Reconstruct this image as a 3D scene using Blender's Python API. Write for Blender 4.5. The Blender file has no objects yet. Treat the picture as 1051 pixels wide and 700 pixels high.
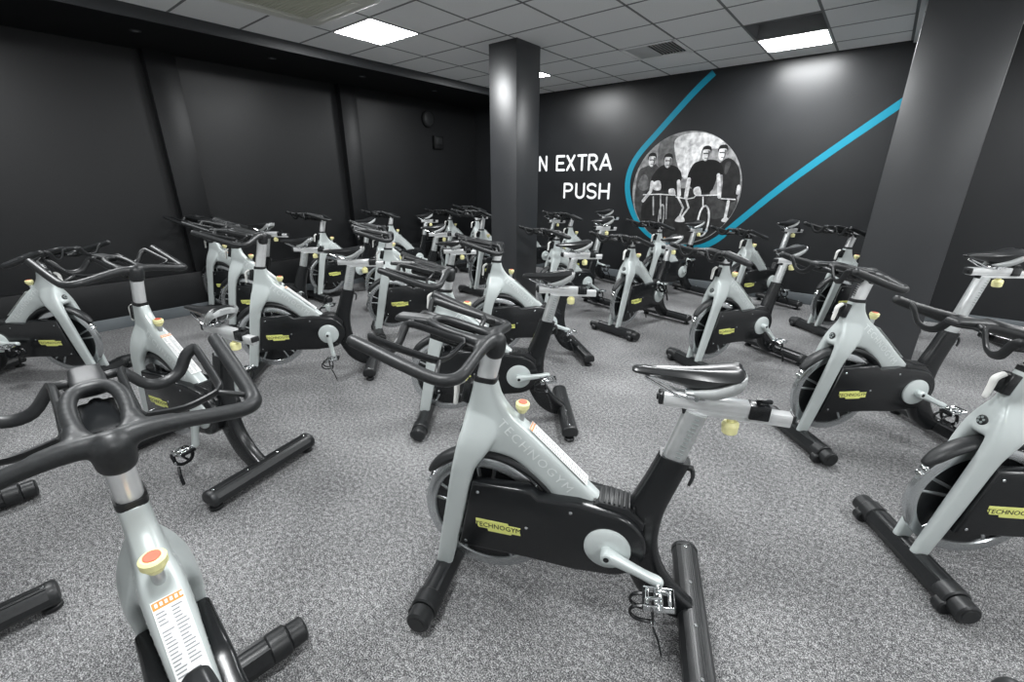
import bpy, bmesh, math, random
from mathutils import Vector, Matrix
from mathutils.bvhtree import BVHTree
PI = math.pi
C = bpy.context.scene.collection
rnd = random.Random(7)

# ------------------------------------------------------------------ materials
def mat(name, col, rough=.5, metal=0., spec=.5, emit=None, strength=0.):
    m = bpy.data.materials.new(name); m.use_nodes = True
    b = m.node_tree.nodes['Principled BSDF']
    b.inputs['Base Color'].default_value = (*col, 1); b.inputs['Roughness'].default_value = rough
    b.inputs['Metallic'].default_value = metal; b.inputs['Specular IOR Level'].default_value = spec
    if emit:
        b.inputs['Emission Color'].default_value = (*emit, 1); b.inputs['Emission Strength'].default_value = strength
    return m

def noise_mat(name, c0, c1, scale, rough=.5, metal=0., spec=.5, bump=0., detail=3., r0=.35, r1=.65, bdist=.002, rough2=None):
    """noise mixes two colours and bumps the surface"""
    m = mat(name, c0, rough, metal, spec); nt = m.node_tree; b = nt.nodes['Principled BSDF']
    tc = nt.nodes.new('ShaderNodeTexCoord'); n = nt.nodes.new('ShaderNodeTexNoise')
    n.inputs['Scale'].default_value = scale; n.inputs['Detail'].default_value = detail
    nt.links.new(tc.outputs['Object'], n.inputs['Vector'])
    r = nt.nodes.new('ShaderNodeValToRGB')
    r.color_ramp.elements[0].position = r0; r.color_ramp.elements[0].color = (*c0, 1)
    r.color_ramp.elements[1].position = r1; r.color_ramp.elements[1].color = (*c1, 1)
    nt.links.new(n.outputs['Fac'], r.inputs['Fac']); nt.links.new(r.outputs['Color'], b.inputs['Base Color'])
    if rough2 is not None:
        mr = nt.nodes.new('ShaderNodeMapRange')
        mr.inputs['From Min'].default_value = r0; mr.inputs['From Max'].default_value = r1
        mr.inputs['To Min'].default_value = rough; mr.inputs['To Max'].default_value = rough2
        nt.links.new(n.outputs['Fac'], mr.inputs['Value']); nt.links.new(mr.outputs['Result'], b.inputs['Roughness'])
    if bump:
        bp = nt.nodes.new('ShaderNodeBump'); bp.inputs['Strength'].default_value = bump; bp.inputs['Distance'].default_value = bdist
        nt.links.new(n.outputs['Fac'], bp.inputs['Height']); nt.links.new(bp.outputs['Normal'], b.inputs['Normal'])
    return m

def carpet_mat():
    m = mat('carpet', (.2, .2, .2), .95, 0, .1); nt = m.node_tree; b = nt.nodes['Principled BSDF']
    tc = nt.nodes.new('ShaderNodeTexCoord')
    def noise(s, d):
        n = nt.nodes.new('ShaderNodeTexNoise'); n.inputs['Scale'].default_value = s; n.inputs['Detail'].default_value = d
        nt.links.new(tc.outputs['Object'], n.inputs['Vector']); return n
    fine, mid, big = noise(235, 3), noise(60, 2), noise(1.3, 2)
    def mix(a, bb, f):
        x = nt.nodes.new('ShaderNodeMath'); x.operation = 'MULTIPLY_ADD'
        nt.links.new(bb, x.inputs[0]); x.inputs[1].default_value = f; nt.links.new(a, x.inputs[2]); return x.outputs[0]
    s = mix(mix(fine.outputs['Fac'], mid.outputs['Fac'], .35), big.outputs['Fac'], .22)
    r = nt.nodes.new('ShaderNodeValToRGB')
    e = r.color_ramp.elements
    e[0].position = .57; e[0].color = CARPET_LO; e[1].position = .98; e[1].color = CARPET_HI
    k = e.new(.77); k.color = CARPET_MID
    nt.links.new(s, r.inputs['Fac']); nt.links.new(r.outputs['Color'], b.inputs['Base Color'])
    bp = nt.nodes.new('ShaderNodeBump'); bp.inputs['Strength'].default_value = .6; bp.inputs['Distance'].default_value = .004
    nt.links.new(fine.outputs['Fac'], bp.inputs['Height']); nt.links.new(bp.outputs['Normal'], b.inputs['Normal'])
    return m
CARPET_LO = (.024, .0245, .026, 1); CARPET_MID = (.130, .130, .1325, 1); CARPET_HI = (.49, .49, .49, 1)
LAMP = 34.0

M = dict(
    silver=noise_mat('silver_paint', (.57, .62, .612), (.60, .645, .637), 6, .33, .2, .5),
    silver_light=mat('silver_light', (.80, .84, .83), .3, .1),
    silver_dark=mat('silver_dark', (.30, .34, .335), .42, .2),
    black=noise_mat('black_plastic', (.010, .011, .012), (.016, .017, .018), 60, .42, 0, .5, .15),
    gloss=mat('black_gloss', (.009, .010, .011), .26),
    rubber=noise_mat('black_rubber', (.0125, .0135, .0145), (.018, .0195, .0205), 120, .44, 0, .5, .2, bdist=.001),
    steel=noise_mat('black_steel', (.009, .010, .011), (.014, .015, .016), 90, .36, 0, .5, .2, bdist=.001),
    chrome=mat('chrome', (.72, .74, .75), .14, 1.),
    alu=noise_mat('brushed_aluminium', (.60, .62, .62), (.70, .72, .72), 30, .30, .75),
    satin=noise_mat('satin_aluminium', (.74, .755, .76), (.80, .81, .81), 30, .26, .45),
    rim=mat('flywheel_rim', (.55, .57, .58), .24, .9),
    yellow=mat('pale_yellow_plastic', (.86, .82, .42), .45),
    red=mat('red_plastic', (.72, .16, .10), .45),
    badge=mat('badge_yellow', (.80, .82, .24), .4),
    white=mat('white_plastic', (.78, .78, .75), .4),
    paper=mat('sticker_paper', (.82, .83, .82), .5),
    orange=mat('sticker_orange', (.75, .27, .06), .5),
    ink=mat('ink_grey', (.25, .26, .27), .6),
    vinyl=mat('saddle_vinyl', (.016, .017, .018), .28),
    vinyl_grey=mat('saddle_side_grey', (.40, .415, .415), .33, .2),
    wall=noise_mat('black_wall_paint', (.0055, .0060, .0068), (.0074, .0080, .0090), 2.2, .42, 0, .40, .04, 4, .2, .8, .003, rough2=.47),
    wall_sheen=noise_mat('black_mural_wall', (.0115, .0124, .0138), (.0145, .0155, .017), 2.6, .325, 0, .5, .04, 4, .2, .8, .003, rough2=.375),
    col=noise_mat('charcoal_column_paint', (.027, .0285, .0315), (.033, .0345, .0375), 2.4, .35, 0, .8, .04, 4, .2, .8, .003, rough2=.40),
    wall_bounce=noise_mat('pale_bounce_paint', (.72, .72, .72), (.78, .78, .78), 3, .7, 0, .3),  # unseen walls only: pale tone chosen to bounce light into the room
    soffit=noise_mat('black_soffit_paint', (.005, .0055, .006), (.007, .0075, .008), 3, .6, 0, .25),
    soffit_lip=mat('soffit_lip', (.032, .034, .037), .5),
    skirt=noise_mat('grey_skirting', (.10, .115, .125), (.13, .145, .155), 3, .45),
    carpet=carpet_mat(),
    tile=noise_mat('ceiling_tile', (.84, .845, .84), (.91, .915, .91), 140, .9, 0, .2, .4, 2, .35, .6),
    grid=mat('ceiling_grid', (.20, .205, .205), .6),
    lamp=mat('lamp_diffuser', (.9, .9, .9), .5, emit=(.97, .99, 1.), strength=LAMP),
    lamp_frame=mat('lamp_frame', (.75, .75, .75), .5),
    ac=mat('ac_panel', (.70, .70, .63), .45),
    ac_rim=mat('ac_rim', (.80, .80, .78), .35),
    ac_grille=mat('ac_grille', (.56, .56, .46), .6),
    vent=mat('vent_grey', (.55, .555, .55), .5),
    dark=mat('dark_void', (.02, .02, .02), .8),
    recess=mat('recess_grey', (.22, .225, .23), .7),
    blue=mat('blue_wall_paint', (.003, .25, .37), .42),
    letter=mat('white_wall_vinyl', (.85, .86, .87), .45),
)
GREYS = {}
def grey(v):
    k = round(v, 3)
    if k not in GREYS: GREYS[k] = noise_mat('print_grey', (v*.55, v*.55, v*.56), (min(1, v*1.35),)*3, 13, .45, 0, .4, 0, 8)
    return GREYS[k]

# ------------------------------------------------------------------ geometry helpers
def V(*a): return Vector(a)
def mesh(bm, name, mats, smooth=True, ang=35):
    bmesh.ops.recalc_face_normals(bm, faces=bm.faces[:])
    me = bpy.data.meshes.new(name); bm.to_mesh(me); bm.free()
    for m in (mats if isinstance(mats, (list, tuple)) else [mats]): me.materials.append(M[m] if isinstance(m, str) else m)
    if smooth:
        for p in me.polygons: p.use_smooth = True
        me.set_sharp_from_angle(angle=math.radians(ang))
    return me

def obj(name, me, parent=None, loc=(0, 0, 0), rot=(0, 0, 0), label=None):
    o = bpy.data.objects.new(name, me); C.objects.link(o); o.location = loc; o.rotation_euler = rot
    if parent: o.parent = parent
    if label: o['label'] = label
    return o

def thing(name, label, cat, loc=(0, 0, 0), rz=0, group=None, me=None):
    o = bpy.data.objects.new(name, me); C.objects.link(o); o.location = loc; o.rotation_euler = (0, 0, rz)
    o['label'] = label; o['category'] = cat
    if group: o['group'] = group
    return o

def struct(name, me, label=None):
    o = obj(name, me); o['kind'] = 'structure'
    if label: o['label'] = label
    return o

def catmull(P, sub, closed=False):
    n = len(P); out = []
    rng = range(n) if closed else range(n-1)
    for i in rng:
        g = (lambda k: P[k % n]) if closed else (lambda k: P[min(max(k, 0), n-1)])
        p0, p1, p2, p3 = g(i-1), g(i), g(i+1), g(i+2)
        for s in range(sub):
            t = s/sub
            out.append(.5*((2*p1)+(p2-p0)*t+(2*p0-5*p1+4*p2-p3)*t*t+(3*p1-p0-3*p2+p3)*t**3))
    if not closed: out.append(P[-1].copy())
    return out

def skin(bm, rings, closed=False, cap=True, mi=0):
    vs = [[bm.verts.new(p) for p in r] for r in rings]; n = len(rings[0]); k = len(rings)
    for i in range(k if closed else k-1):
        a, b = vs[i], vs[(i+1) % k]
        for j in range(n):
            f = bm.faces.new((a[j], a[(j+1) % n], b[(j+1) % n], b[j])); f.material_index = mi
    if cap and not closed:
        f = bm.faces.new(vs[0][::-1]); f.material_index = mi
        f = bm.faces.new(vs[-1]); f.material_index = mi

def frames(P, closed=False, up=None):
    n = len(P); T = []
    for i in range(n):
        if closed: t = P[(i+1) % n]-P[i-1]
        else: t = P[min(i+1, n-1)]-P[max(i-1, 0)]
        T.append(t.normalized())
    u = Vector(up) if up else (V(0, 0, 1) if abs(T[0].z) < .9 else V(1, 0, 0))
    out = []
    for t in T:
        a = (u-t*u.dot(t)).normalized(); out.append((t, a, t.cross(a)))
        if up is None: u = a
    return out

def tube(bm, pts, r, n=12, sub=5, closed=False, flat=1., up=None, mi=0, domed=True, power=2.):
    """sweep a round (or flattened, or superelliptic) section along a smooth path; r: radius or list"""
    P = [Vector(p) for p in pts]
    rr = r if isinstance(r, (list, tuple)) else [r]*len(P)
    Q = catmull(P, sub, closed) if sub > 1 else P
    R = [v.x for v in (catmull([V(x, 0, 0) for x in rr], sub, closed) if sub > 1 else [V(x, 0, 0) for x in rr])]
    F = frames(Q, closed, up); rings = []
    def ring(q, a, b, rad):
        o = []
        for j in range(n):
            c, s = math.cos(2*PI*j/n), math.sin(2*PI*j/n)
            e = 2/power
            o.append(q+a*math.copysign(abs(c)**e, c)*rad*flat+b*math.copysign(abs(s)**e, s)*rad)
        return o
    for q, (t, a, b), rad in zip(Q, F, R): rings.append(ring(q, a, b, rad))
    if domed and not closed:
        t, a, b = F[0]; r0 = R[0]
        rings = [ring(Q[0]-t*r0*.42, a, b, r0*.45), ring(Q[0]-t*r0*.28, a, b, r0*.8)] + rings
        t, a, b = F[-1]; r1 = R[-1]
        rings += [ring(Q[-1]+t*r1*.28, a, b, r1*.8), ring(Q[-1]+t*r1*.42, a, b, r1*.45)]
    skin(bm, rings, closed, True, mi)

def cyl(bm, a, b, r, n=20, mi=0, r2=None, bev=.0):
    a, b = Vector(a), Vector(b); t = (b-a).normalized(); r2 = r if r2 is None else r2
    u = V(0, 0, 1) if abs(t.z) < .9 else V(1, 0, 0)
    x = (u-t*u.dot(t)).normalized(); y = t.cross(x)
    R = lambda q, rad: [q+x*math.cos(2*PI*j/n)*rad+y*math.sin(2*PI*j/n)*rad for j in range(n)]
    L = (b-a).length; e = min(bev, L*.45)
    rings = ([R(a, r-e), R(a+t*e, r), R(b-t*e, r2), R(b, r2-e)] if e else [R(a, r), R(b, r2)])
    skin(bm, rings, False, True, mi)

def lathe_y(bm, prof, cx, cz, n=40, mi=0):
    """prof: (radius, y) pairs, closed ring around the y axis through (cx, cz)"""
    k = len(prof)
    rings = [[V(cx+r*math.cos(a), y, cz+r*math.sin(a)) for r, y in prof] for a in [2*PI*i/n for i in range(n)]]
    skin(bm, rings, True, False, mi)

def box(bm, c, s, bev=0., mi=0, rot=None, seg=2):
    r = bmesh.ops.create_cube(bm, size=1.); vs = r['verts']
    for v in vs: v.co = V(v.co.x*s[0], v.co.y*s[1], v.co.z*s[2])
    fs = list({f for v in vs for f in v.link_faces})
    if bev:
        es = list({e for v in vs for e in v.link_edges})
        rb = bmesh.ops.bevel(bm, geom=es, offset=bev, segments=seg, profile=.5, affect='EDGES')
        fs = list({f for f in bm.faces if f in set(fs) or f in set(rb['faces'])}); vs = list({v for f in fs if f.is_valid for v in f.verts} | {v for f in rb['faces'] for v in f.verts})
        fs = [f for f in {f for v in vs for f in v.link_faces}]
    mt = Matrix.Translation(Vector(c)) @ (rot.to_4x4() if rot else Matrix.Identity(4))
    for v in vs: v.co = mt @ v.co
    for f in fs: f.material_index = mi

def ry(deg): return Matrix.Rotation(math.radians(deg), 3, 'Y')
def rx(deg): return Matrix.Rotation(math.radians(deg), 3, 'X')
def rz_(deg): return Matrix.Rotation(math.radians(deg), 3, 'Z')

def prism_y(bm, poly, y0, y1, bev=0., mi=0):
    """extrude an xz polygon between y0 and y1, with chamfered rims"""
    n = len(poly); c = V(sum(p[0] for p in poly)/n, 0, sum(p[1] for p in poly)/n)
    def ins(d):
        out = []
        for i in range(n):
            a, p, b = (Vector((q[0], q[1])) for q in (poly[i-1], poly[i], poly[(i+1) % n]))
            e1 = (p-a).normalized(); e2 = (b-p).normalized()
            n1 = Vector((-e1.y, e1.x)); n2 = Vector((-e2.y, e2.x)); m = (n1+n2)
            m = m/max(.25, m.dot(n1)) if m.length > 1e-6 else n1
            out.append(p+m*d)
        return out
    area = sum(poly[i-1][0]*poly[i][1]-poly[i][0]*poly[i-1][1] for i in range(n))
    sg = 1 if area > 0 else -1
    P0 = [Vector(p) for p in poly]
    if bev:
        I = ins(bev*sg); I2 = ins(bev*.3*sg)
        L = [(I, y0), (I2, y0+bev*.3), (P0, y0+bev), (P0, y1-bev), (I2, y1-bev*.3), (I, y1)]
    else: L = [(P0, y0), (P0, y1)]
    skin(bm, [[V(p[0], y, p[1]) for p in q] for q, y in L], False, True, mi)

def arc(cx, cz, r, a0, a1, n):
    return [(cx+r*math.cos(math.radians(a0+(a1-a0)*i/n)), cz+r*math.sin(math.radians(a0+(a1-a0)*i/n))) for i in range(n+1)]

def superring(U, L, yc, hy, n=24, power=4.):
    """section between upper/back point U and lower/front point L (xz), y half width hy"""
    U = V(U[0], yc, U[1]); L = V(L[0], yc, L[1]); c = (U+L)/2; e = (U-L)/2; o = []
    for j in range(n):
        a, b = math.cos(2*PI*(j+.5)/n), math.sin(2*PI*(j+.5)/n); k = 2/power
        o.append(c+e*math.copysign(abs(a)**k, a)+V(0, hy*math.copysign(abs(b)**k, b), 0))
    return o

def loft(bm, secs, sub=5, power=4., n=24, mi=0):
    rings = [superring(*s, n=n, power=power) for s in secs]
    cols = [catmull([r[j] for r in rings], sub) for j in range(n)]
    skin(bm, [[cols[j][i] for j in range(n)] for i in range(len(cols[0]))], False, True, mi)

def fuse(bm, name, m, voxel, smooth):
    """merge overlapping closed lofts into one cast surface"""
    bmesh.ops.recalc_face_normals(bm, faces=bm.faces[:])
    me = bpy.data.meshes.new('t'); bm.to_mesh(me); bm.free()
    o = bpy.data.objects.new('t', me); C.objects.link(o)
    r = o.modifiers.new('r', 'REMESH'); r.mode = 'VOXEL'; r.voxel_size = voxel
    k = o.modifiers.new('s', 'SMOOTH'); k.iterations = smooth; k.factor = .5
    dg = bpy.context.evaluated_depsgraph_get(); dg.update()
    out = bpy.data.meshes.new_from_object(o.evaluated_get(dg)); out.name = name
    bpy.data.objects.remove(o); bpy.data.meshes.remove(me)
    out.materials.clear(); out.materials.append(M[m])
    for p in out.polygons: p.use_smooth = True
    return out

def text_mesh(name, s, size, m, ext=.0006, spacing=1.):
    cu = bpy.data.curves.new(name, 'FONT'); cu.body = s; cu.size = size; cu.extrude = ext
    cu.align_x = 'CENTER'; cu.align_y = 'CENTER'; cu.space_character = spacing; cu.resolution_u = 2
    o = bpy.data.objects.new(name, cu); C.objects.link(o)
    dg = bpy.context.evaluated_depsgraph_get(); dg.update()
    me = bpy.data.meshes.new_from_object(o.evaluated_get(dg))
    bpy.data.objects.remove(o); bpy.data.curves.remove(cu)
    me.materials.clear(); me.materials.append(M[m]); me.name = name
    return me

def add_mesh(bm, me, mt, mi=0):
    b2 = bmesh.new(); b2.from_mesh(me); b2.transform(mt)
    for f in b2.faces: f.material_index = mi
    t = bpy.data.meshes.new('tmp'); b2.to_mesh(t); b2.free(); bm.from_mesh(t); bpy.data.meshes.remove(t)

# ------------------------------------------------------------------ the exercise bike
# local axes: x forward, y left, z up; origin on the floor under the rear floor bar
HD = V(-.24, 0, .97)        # direction the handlebar post slides
SD = V(-.263, 0, .965)      # direction the seat post slides
AX = V(.297, 0, .330)       # crank axle

def make_bike():
    root = thing('exercise_bike', '', 'exercise bike', group='indoor cycling bikes')
    # --- silver frame: head, top tube and the two fork legs, one casting
    bm = bmesh.new()
    loft(bm, [((.684, .843), (.758, .849), 0, .026), ((.668, .790), (.774, .790), 0, .0265), ((.630, .738), (.792, .722), 0, .030),
              ((.578, .697), (.808, .655), 0, .038), ((.530, .655), (.808, .600), 0, .040), ((.480, .608), (.640, .578), 0, .036),
              ((.420, .550), (.530, .490), 0, .033), ((.360, .497), (.455, .415), 0, .032), ((.315, .455), (.395, .370), 0, .031)])
    for s in (1, -1):
        loft(bm, [((.665, .725), (.780, .735), s*.014, .014), ((.675, .655), (.796, .680), s*.032, .022), ((.705, .600), (.812, .620), s*.046, .0225),
                  ((.742, .545), (.826, .555), s*.053, .020), ((.762, .490), (.838, .500), s*.0535, .018), ((.800, .310), (.873, .320), s*.050, .016),
                  ((.857, .078), (.918, .086), s*.046, .015)], n=20)
    FM = fuse(bm, 'frame', 'silver', .0055, 7)
    fr = obj('frame', FM, root)
    fb_ = bmesh.new(); fb_.from_mesh(FM); BV = BVHTree.FromBMesh(fb_)
    # collar where the post enters
    bm = bmesh.new()
    loft(bm, [((.6845, .836), (.7600, .842), 0, .0270), ((.681, .853), (.7565, .859), 0, .0270)], sub=1)
    obj('collar', mesh(bm, 'collar', 'black'), root)
    # raised lettering along both sides of the top tube, laid on the casting
    for s in (1, -1):
        t = text_mesh('lettering', 'TECHNOGYM', .046, 'silver_light', .0, 1.22)
        x = V(-.735, 0, -.678)*s; yv = V(-.678, 0, .735); p = V(.548, 0, .603)
        for v in t.vertices:
            q = p+x*v.co.x+yv*v.co.y
            h = BV.ray_cast(V(q.x, s*.2, q.z), V(0, -s, 0))[0]
            v.co = V(q.x, (h.y if h else s*.036)+s*.0009, q.z)
        obj('raised_lettering', t, fr)
    # star bolt and white clamp lever on the front of the head
    bm = bmesh.new(); d = V(.965, 0, .26)
    c0 = V(.800, 0, .648); cyl(bm, c0, c0+d*.014, .019, 24, bev=.003)
    bm2 = bm
    for k in range(5):
        a = 2*PI*k/5; q = c0+d*.0145+V(-.26, 0, .965)*.010*math.cos(a)+V(0, 1, 0)*.010*math.sin(a)
        cyl(bm2, q, q+d*.002, .0045, 8, mi=1)
    obj('star_bolt', mesh(bm, 'star_bolt', ['black', 'silver_dark']), root)
    bm = bmesh.new(); box(bm, (.782, 0, .795), (.030, .046, .075), .005, rot=ry(-14)); obj('clamp_block', mesh(bm, 'clamp_block', 'gloss'), root)
    bm = bmesh.new(); tube(bm, [(.800, 0, .828), (.822, 0, .812), (.826, 0, .780), (.832, 0, .742)], [.012, .013, .012, .010], 10, 4, flat=.7)
    obj('clamp_lever', mesh(bm, 'clamp_lever', 'white'), root)
    # --- sticker with orange header and lines of print on the upper face of the top tube
    bm = bmesh.new(); e = V(-.2125, 0, -.197).normalized(); nrm = V(-.24, 0, .264).normalized(); nrm = V(-e.z, 0, e.x) if V(-e.z, 0, e.x).z > 0 else V(e.z, 0, -e.x)
    p0 = V(.574, 0, .6965)
    def quad(a, b, y0, y1, h, mi):
        P = [p0+e*a+nrm*h+V(0, y0, 0), p0+e*b+nrm*h+V(0, y0, 0), p0+e*b+nrm*h+V(0, y1, 0), p0+e*a+nrm*h+V(0, y1, 0)]
        f = bm.faces.new([bm.verts.new(q) for q in P]); f.material_index = mi
    quad(0, .265, -.025, .025, .0030, 0); quad(.002, .016, -.024, .024, .0034, 1)
    for i in range(34):
        a = .022+i*.0070
        for y0, y1 in ((-.022, -.003), (.001, .022)):
            l = y0+(y1-y0)*rnd.uniform(.55, 1)
            if rnd.random() < .9: quad(a, a+.0028, -y0, -l, .0034, 2)
    for i in range(6): quad(.005, .012, .020-i*.0078, .0155-i*.0078, .0037, 0)
    obj('instruction_sticker', mesh(bm, 'instruction_sticker', ['paper', 'orange', 'ink'], smooth=False), root, label='white instruction sticker with an orange header')
    # --- resistance knob
    bm = bmesh.new(); kd = V(-.10, 0, .995).normalized(); kb = V(.606, 0, .705); k1 = V(.600, 0, .765)
    cyl(bm, kb, kb+kd*.040, .011, 16, mi=1); cyl(bm, kb+kd*.036, kb+kd*.050, .013, 16, 0, .020); cyl(bm, kb+kd*.050, kb+kd*.072, .0228, 24, 0, bev=.004)
    kn = obj('resistance_knob', mesh(bm, 'resistance_knob', ['yellow', 'alu']), root, label='pale yellow resistance knob')
    bm = bmesh.new(); cyl(bm, kb+kd*.0715, kb+kd*.0745, .0145, 20, 0, bev=.001); obj('red_cap', mesh(bm, 'red_cap', 'red'), kn, label='red cap')
    # --- flywheel
    bm = bmesh.new(); wx, wz = .727, .312
    lathe_y(bm, [(.236, -.010), (.236, .010), (.228, .014), (.200, .014), (.196, .009), (.196, -.009), (.200, -.014), (.228, -.014)], wx, wz, 56)
    for k in range(5):
        for o in (-9, 9):
            a = math.radians(72*k+18+o); d = V(math.cos(a), 0, math.sin(a)); q0 = V(wx, 0, wz)+d*.045; q1 = V(wx, 0, wz)+d*.200
            tube(bm, [q0, q1], [.011, .008], 8, 1, flat=1., domed=False)
    fw = obj('flywheel', mesh(bm, 'flywheel', 'rim'), root)
    bm = bmesh.new(); lathe_y(bm, [(.199, -.004), (.199, .004), (.02, .006), (.02, -.006)], wx, wz, 40); cyl(bm, (wx, -.040, wz), (wx, .040, wz), .034, 20, bev=.004)
    obj('flywheel_disc', mesh(bm, 'flywheel_disc', 'gloss'), fw)
    # --- fender over the flywheel
    bm = bmesh.new()
    pts = [V(x, 0, z) for x, z in arc(wx-.010, wz-.012, .272, 36, 152, 14)]
    tube(bm, pts, [.020, .030, .033, .034] + [.034]*8 + [.033, .030, .026], 16, 2, flat=.62)
    obj('flywheel_fender', mesh(bm, 'flywheel_fender', 'rubber'), root)
    # brake pads holder seen at the front of the wheel
    bm = bmesh.new()
    for k in (25, 31): box(bm, (wx+.243*math.cos(math.radians(k)), 0, wz+.243*math.sin(math.radians(k))), (.010, .030, .016), .002, rot=ry(-k))
    obj('brake_block', mesh(bm, 'brake_block', 'chrome'), root)
    # --- chain guards, a side plate each
    outline = [(.815, .210), (.758, .486)] + [(.60, .492), (.552, .490), (.528, .468)] + [(.40, .474)] + arc(.300, .336, .122, 100, 262, 18) + [(.40, .205), (.56, .212)]
    for s, nm in ((1, 'left'), (-1, 'right')):
        bm = bmesh.new(); y0, y1 = (.024, .074) if s == 1 else (-.074, -.024)
        prism_y(bm, outline, y0, y1, .010)
        cg = obj('chain_guard', mesh(bm, 'chain_guard', 'gloss', ang=45), root)
        bm = bmesh.new()
        for x, z in ((.735, .455), (.786, .235), (.565, .345), (.42, .44)): cyl(bm, (x, s*.073, z), (x, s*.0765, z), .006, 10, bev=.001)
        obj('screw', mesh(bm, 'screw', 'chrome'), cg)
        # yellow maker's badge: two staggered bars with dark lettering
        bm = bmesh.new(); q = .0755
        bp = [(-.080, .020), (.035, .020), (.038, .012), (.080, .012), (.080, -.020), (.050, -.020), (.047, -.026), (-.035, -.026), (-.038, -.016), (-.070, -.016), (-.080, -.002)]
        cx, cz = .665, .325
        P = [(cx-s*x, cz+z) for x, z in bp]
        prism_y(bm, P, min(s*.072, s*q), max(s*.072, s*q), .0008)
        tm = text_mesh('badge_text', 'TECHNOGYM', .0265, 'gloss', .0004)
        X = V(-s, 0, 0); Y = V(0, 0, 1); Z = V(0, s, 0)
        add_mesh(bm, tm, Matrix(((X.x, 0, 0, cx), (0, 0, Z.y, s*.0758), (0, 1, 0, cz-.002), (0, 0, 0, 1))), 1)
        obj('logo_badge', mesh(bm, 'logo_badge', ['badge', 'gloss'], smooth=False), cg, label='yellow badge with the maker name')
    # ribbed cover between the plates, behind the top tube
    bm = bmesh.new()
    prism_y(bm, [(.205, .25), (.40, .25), (.42, .44), (.33, .478), (.24, .468), (.19, .42)], -.045, .045, .006)
    for i in range(9):
        x = .225+i*.0155; box(bm, (x, 0, .474-.012*abs(i-5)/5), (.007, .082, .018), .002, rot=ry(0))
    obj('ribbed_cover', mesh(bm, 'ribbed_cover', 'black'), root)
    # --- crank discs and cranks
    for s in (1, -1):
        bm = bmesh.new()
        lathe_y(bm, [(.004, s*.072), (.074, s*.072), (.074, s*.081), (.068, s*.085), (.030, s*.088), (.004, s*.088)], AX.x, AX.z, 40)
        obj('crank_disc', mesh(bm, 'crank_disc', 'silver'), root)
        bm = bmesh.new()
        tube(bm, [(-.012, s*.1040, 0), (.0, s*.1040, 0), (.05, s*.1060, 0), (.12, s*.1100, 0), (.168, s*.1120, 0), (.182, s*.1120, 0)], [.014, .021, .017, .014, .0155, .011], 14, 3, flat=1., power=3.2)
        cyl(bm, (0, s*.0800, 0), (0, s*.1250, 0), .019, 18, bev=.003); cyl(bm, (0, s*.1245, 0), (0, s*.1265, 0), .009, 12, mi=1)
        ca = obj('crank_arm', mesh(bm, 'crank_arm', ['silver', 'gloss']), root, loc=AX)
        # pedal with toe cage and strap, hanging from the crank end
        bm = bmesh.new(); y = s*.1720
        cyl(bm, (0, s*.1120, 0), (0, s*.2170, 0), .0075, 12)
        box(bm, (0, y, 0), (.026, .058, .022), .006); box(bm, (.032, y, .003), (.012, .056, .012), .003); box(bm, (-.032, y, .0), (.012, .054, .014), .003); box(bm, (.012, y+.012, .010), (.044, .010, .010), .003, rot=ry(12)); box(bm, (-.010, y-.014, .009), (.044, .010, .010), .003, rot=ry(-10))
        for yy in (y-.033, y+.033): box(bm, (0, yy, -.004), (.088, .006, .020), .002)
        box(bm, (.044, y, -.004), (.006, .070, .018), .002, mi=1); box(bm, (-.044, y, -.004), (.006, .070, .018), .002, mi=1)
        for yy in (y-.022, y+.022):
            tube(bm, [(.044, yy, -.010), (.074, yy, -.018), (.084, yy, -.044), (.062, yy, -.066), (.020, yy, -.068)], .0065, 6, 4, mi=1, flat=.7)
        tube(bm, [(.020, y-.040, -.004), (.018, y-.042, -.045), (.018, y-.020, -.070), (.018, y+.020, -.070), (.018, y+.042, -.045), (.020, y+.040, -.004)], .0095, 6, 4, mi=1, flat=.4)
        tube(bm, [(.018, y+.036, -.078), (.006, y+.046, -.115), (.0, y+.048, -.165)], .009, 6, 3, mi=1, flat=.35)
        box(bm, (.018, y+.044, -.05), (.014, .008, .016), .002, mi=0)
        obj('pedal', mesh(bm, 'pedal', ['chrome', 'gloss']), ca, loc=(.170, 0, 0))
    # --- black seat tube with the curved stay down to the rear bar
    bm = bmesh.new()
    loft(bm, [((.079, .650), (.169, .668), 0, .030), ((.108, .55), (.204, .565), 0, .031), ((.132, .46), (.244, .46), 0, .033), ((.140, .38), (.262, .36), 0, .034),
              ((.136, .31), (.250, .27), 0, .034), ((.114, .235), (.218, .185), 0, .033), ((.070, .165), (.165, .100), 0, .032), ((.012, .110), (.085, .045), 0, .031), ((-.022, .085), (.02, .040), 0, .030)], n=20)
    st = obj('seat_tube', mesh(bm, 'seat_tube', 'gloss', ang=50), root)
    bm = bmesh.new(); cyl(bm, (.094, 0, .630), (.068, 0, .624), .010, 14, bev=.002); tube(bm, [(.071, .006, .624), (.068, .014, .606), (.076, .018, .578)], [.008, .006, .005], 8, 3)
    obj('height_clamp', mesh(bm, 'height_clamp', 'black'), st)
    # --- rear floor bar
    bm = bmesh.new()
    prof = [(-.040, -.026), (.040, -.026), (.046, -.014), (.046, .008), (.034, .028), (.014, .036), (-.014, .036), (-.034, .028), (-.046, .008), (-.046, -.014)]
    skin(bm, [[V(x, y, .064+z) for x, z in prof] for y in (-.268, .268)])
    for k in (-1, 0, 1):
        for q in (-.003, .003): box(bm, (k*.014+q, 0, .1005-abs(k)*.0012), (.0022, .534, .003), 0)
    rb = obj('rear_floor_bar', mesh(bm, 'rear_floor_bar', 'steel', ang=25), root)
    bm = bmesh.new()
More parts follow.
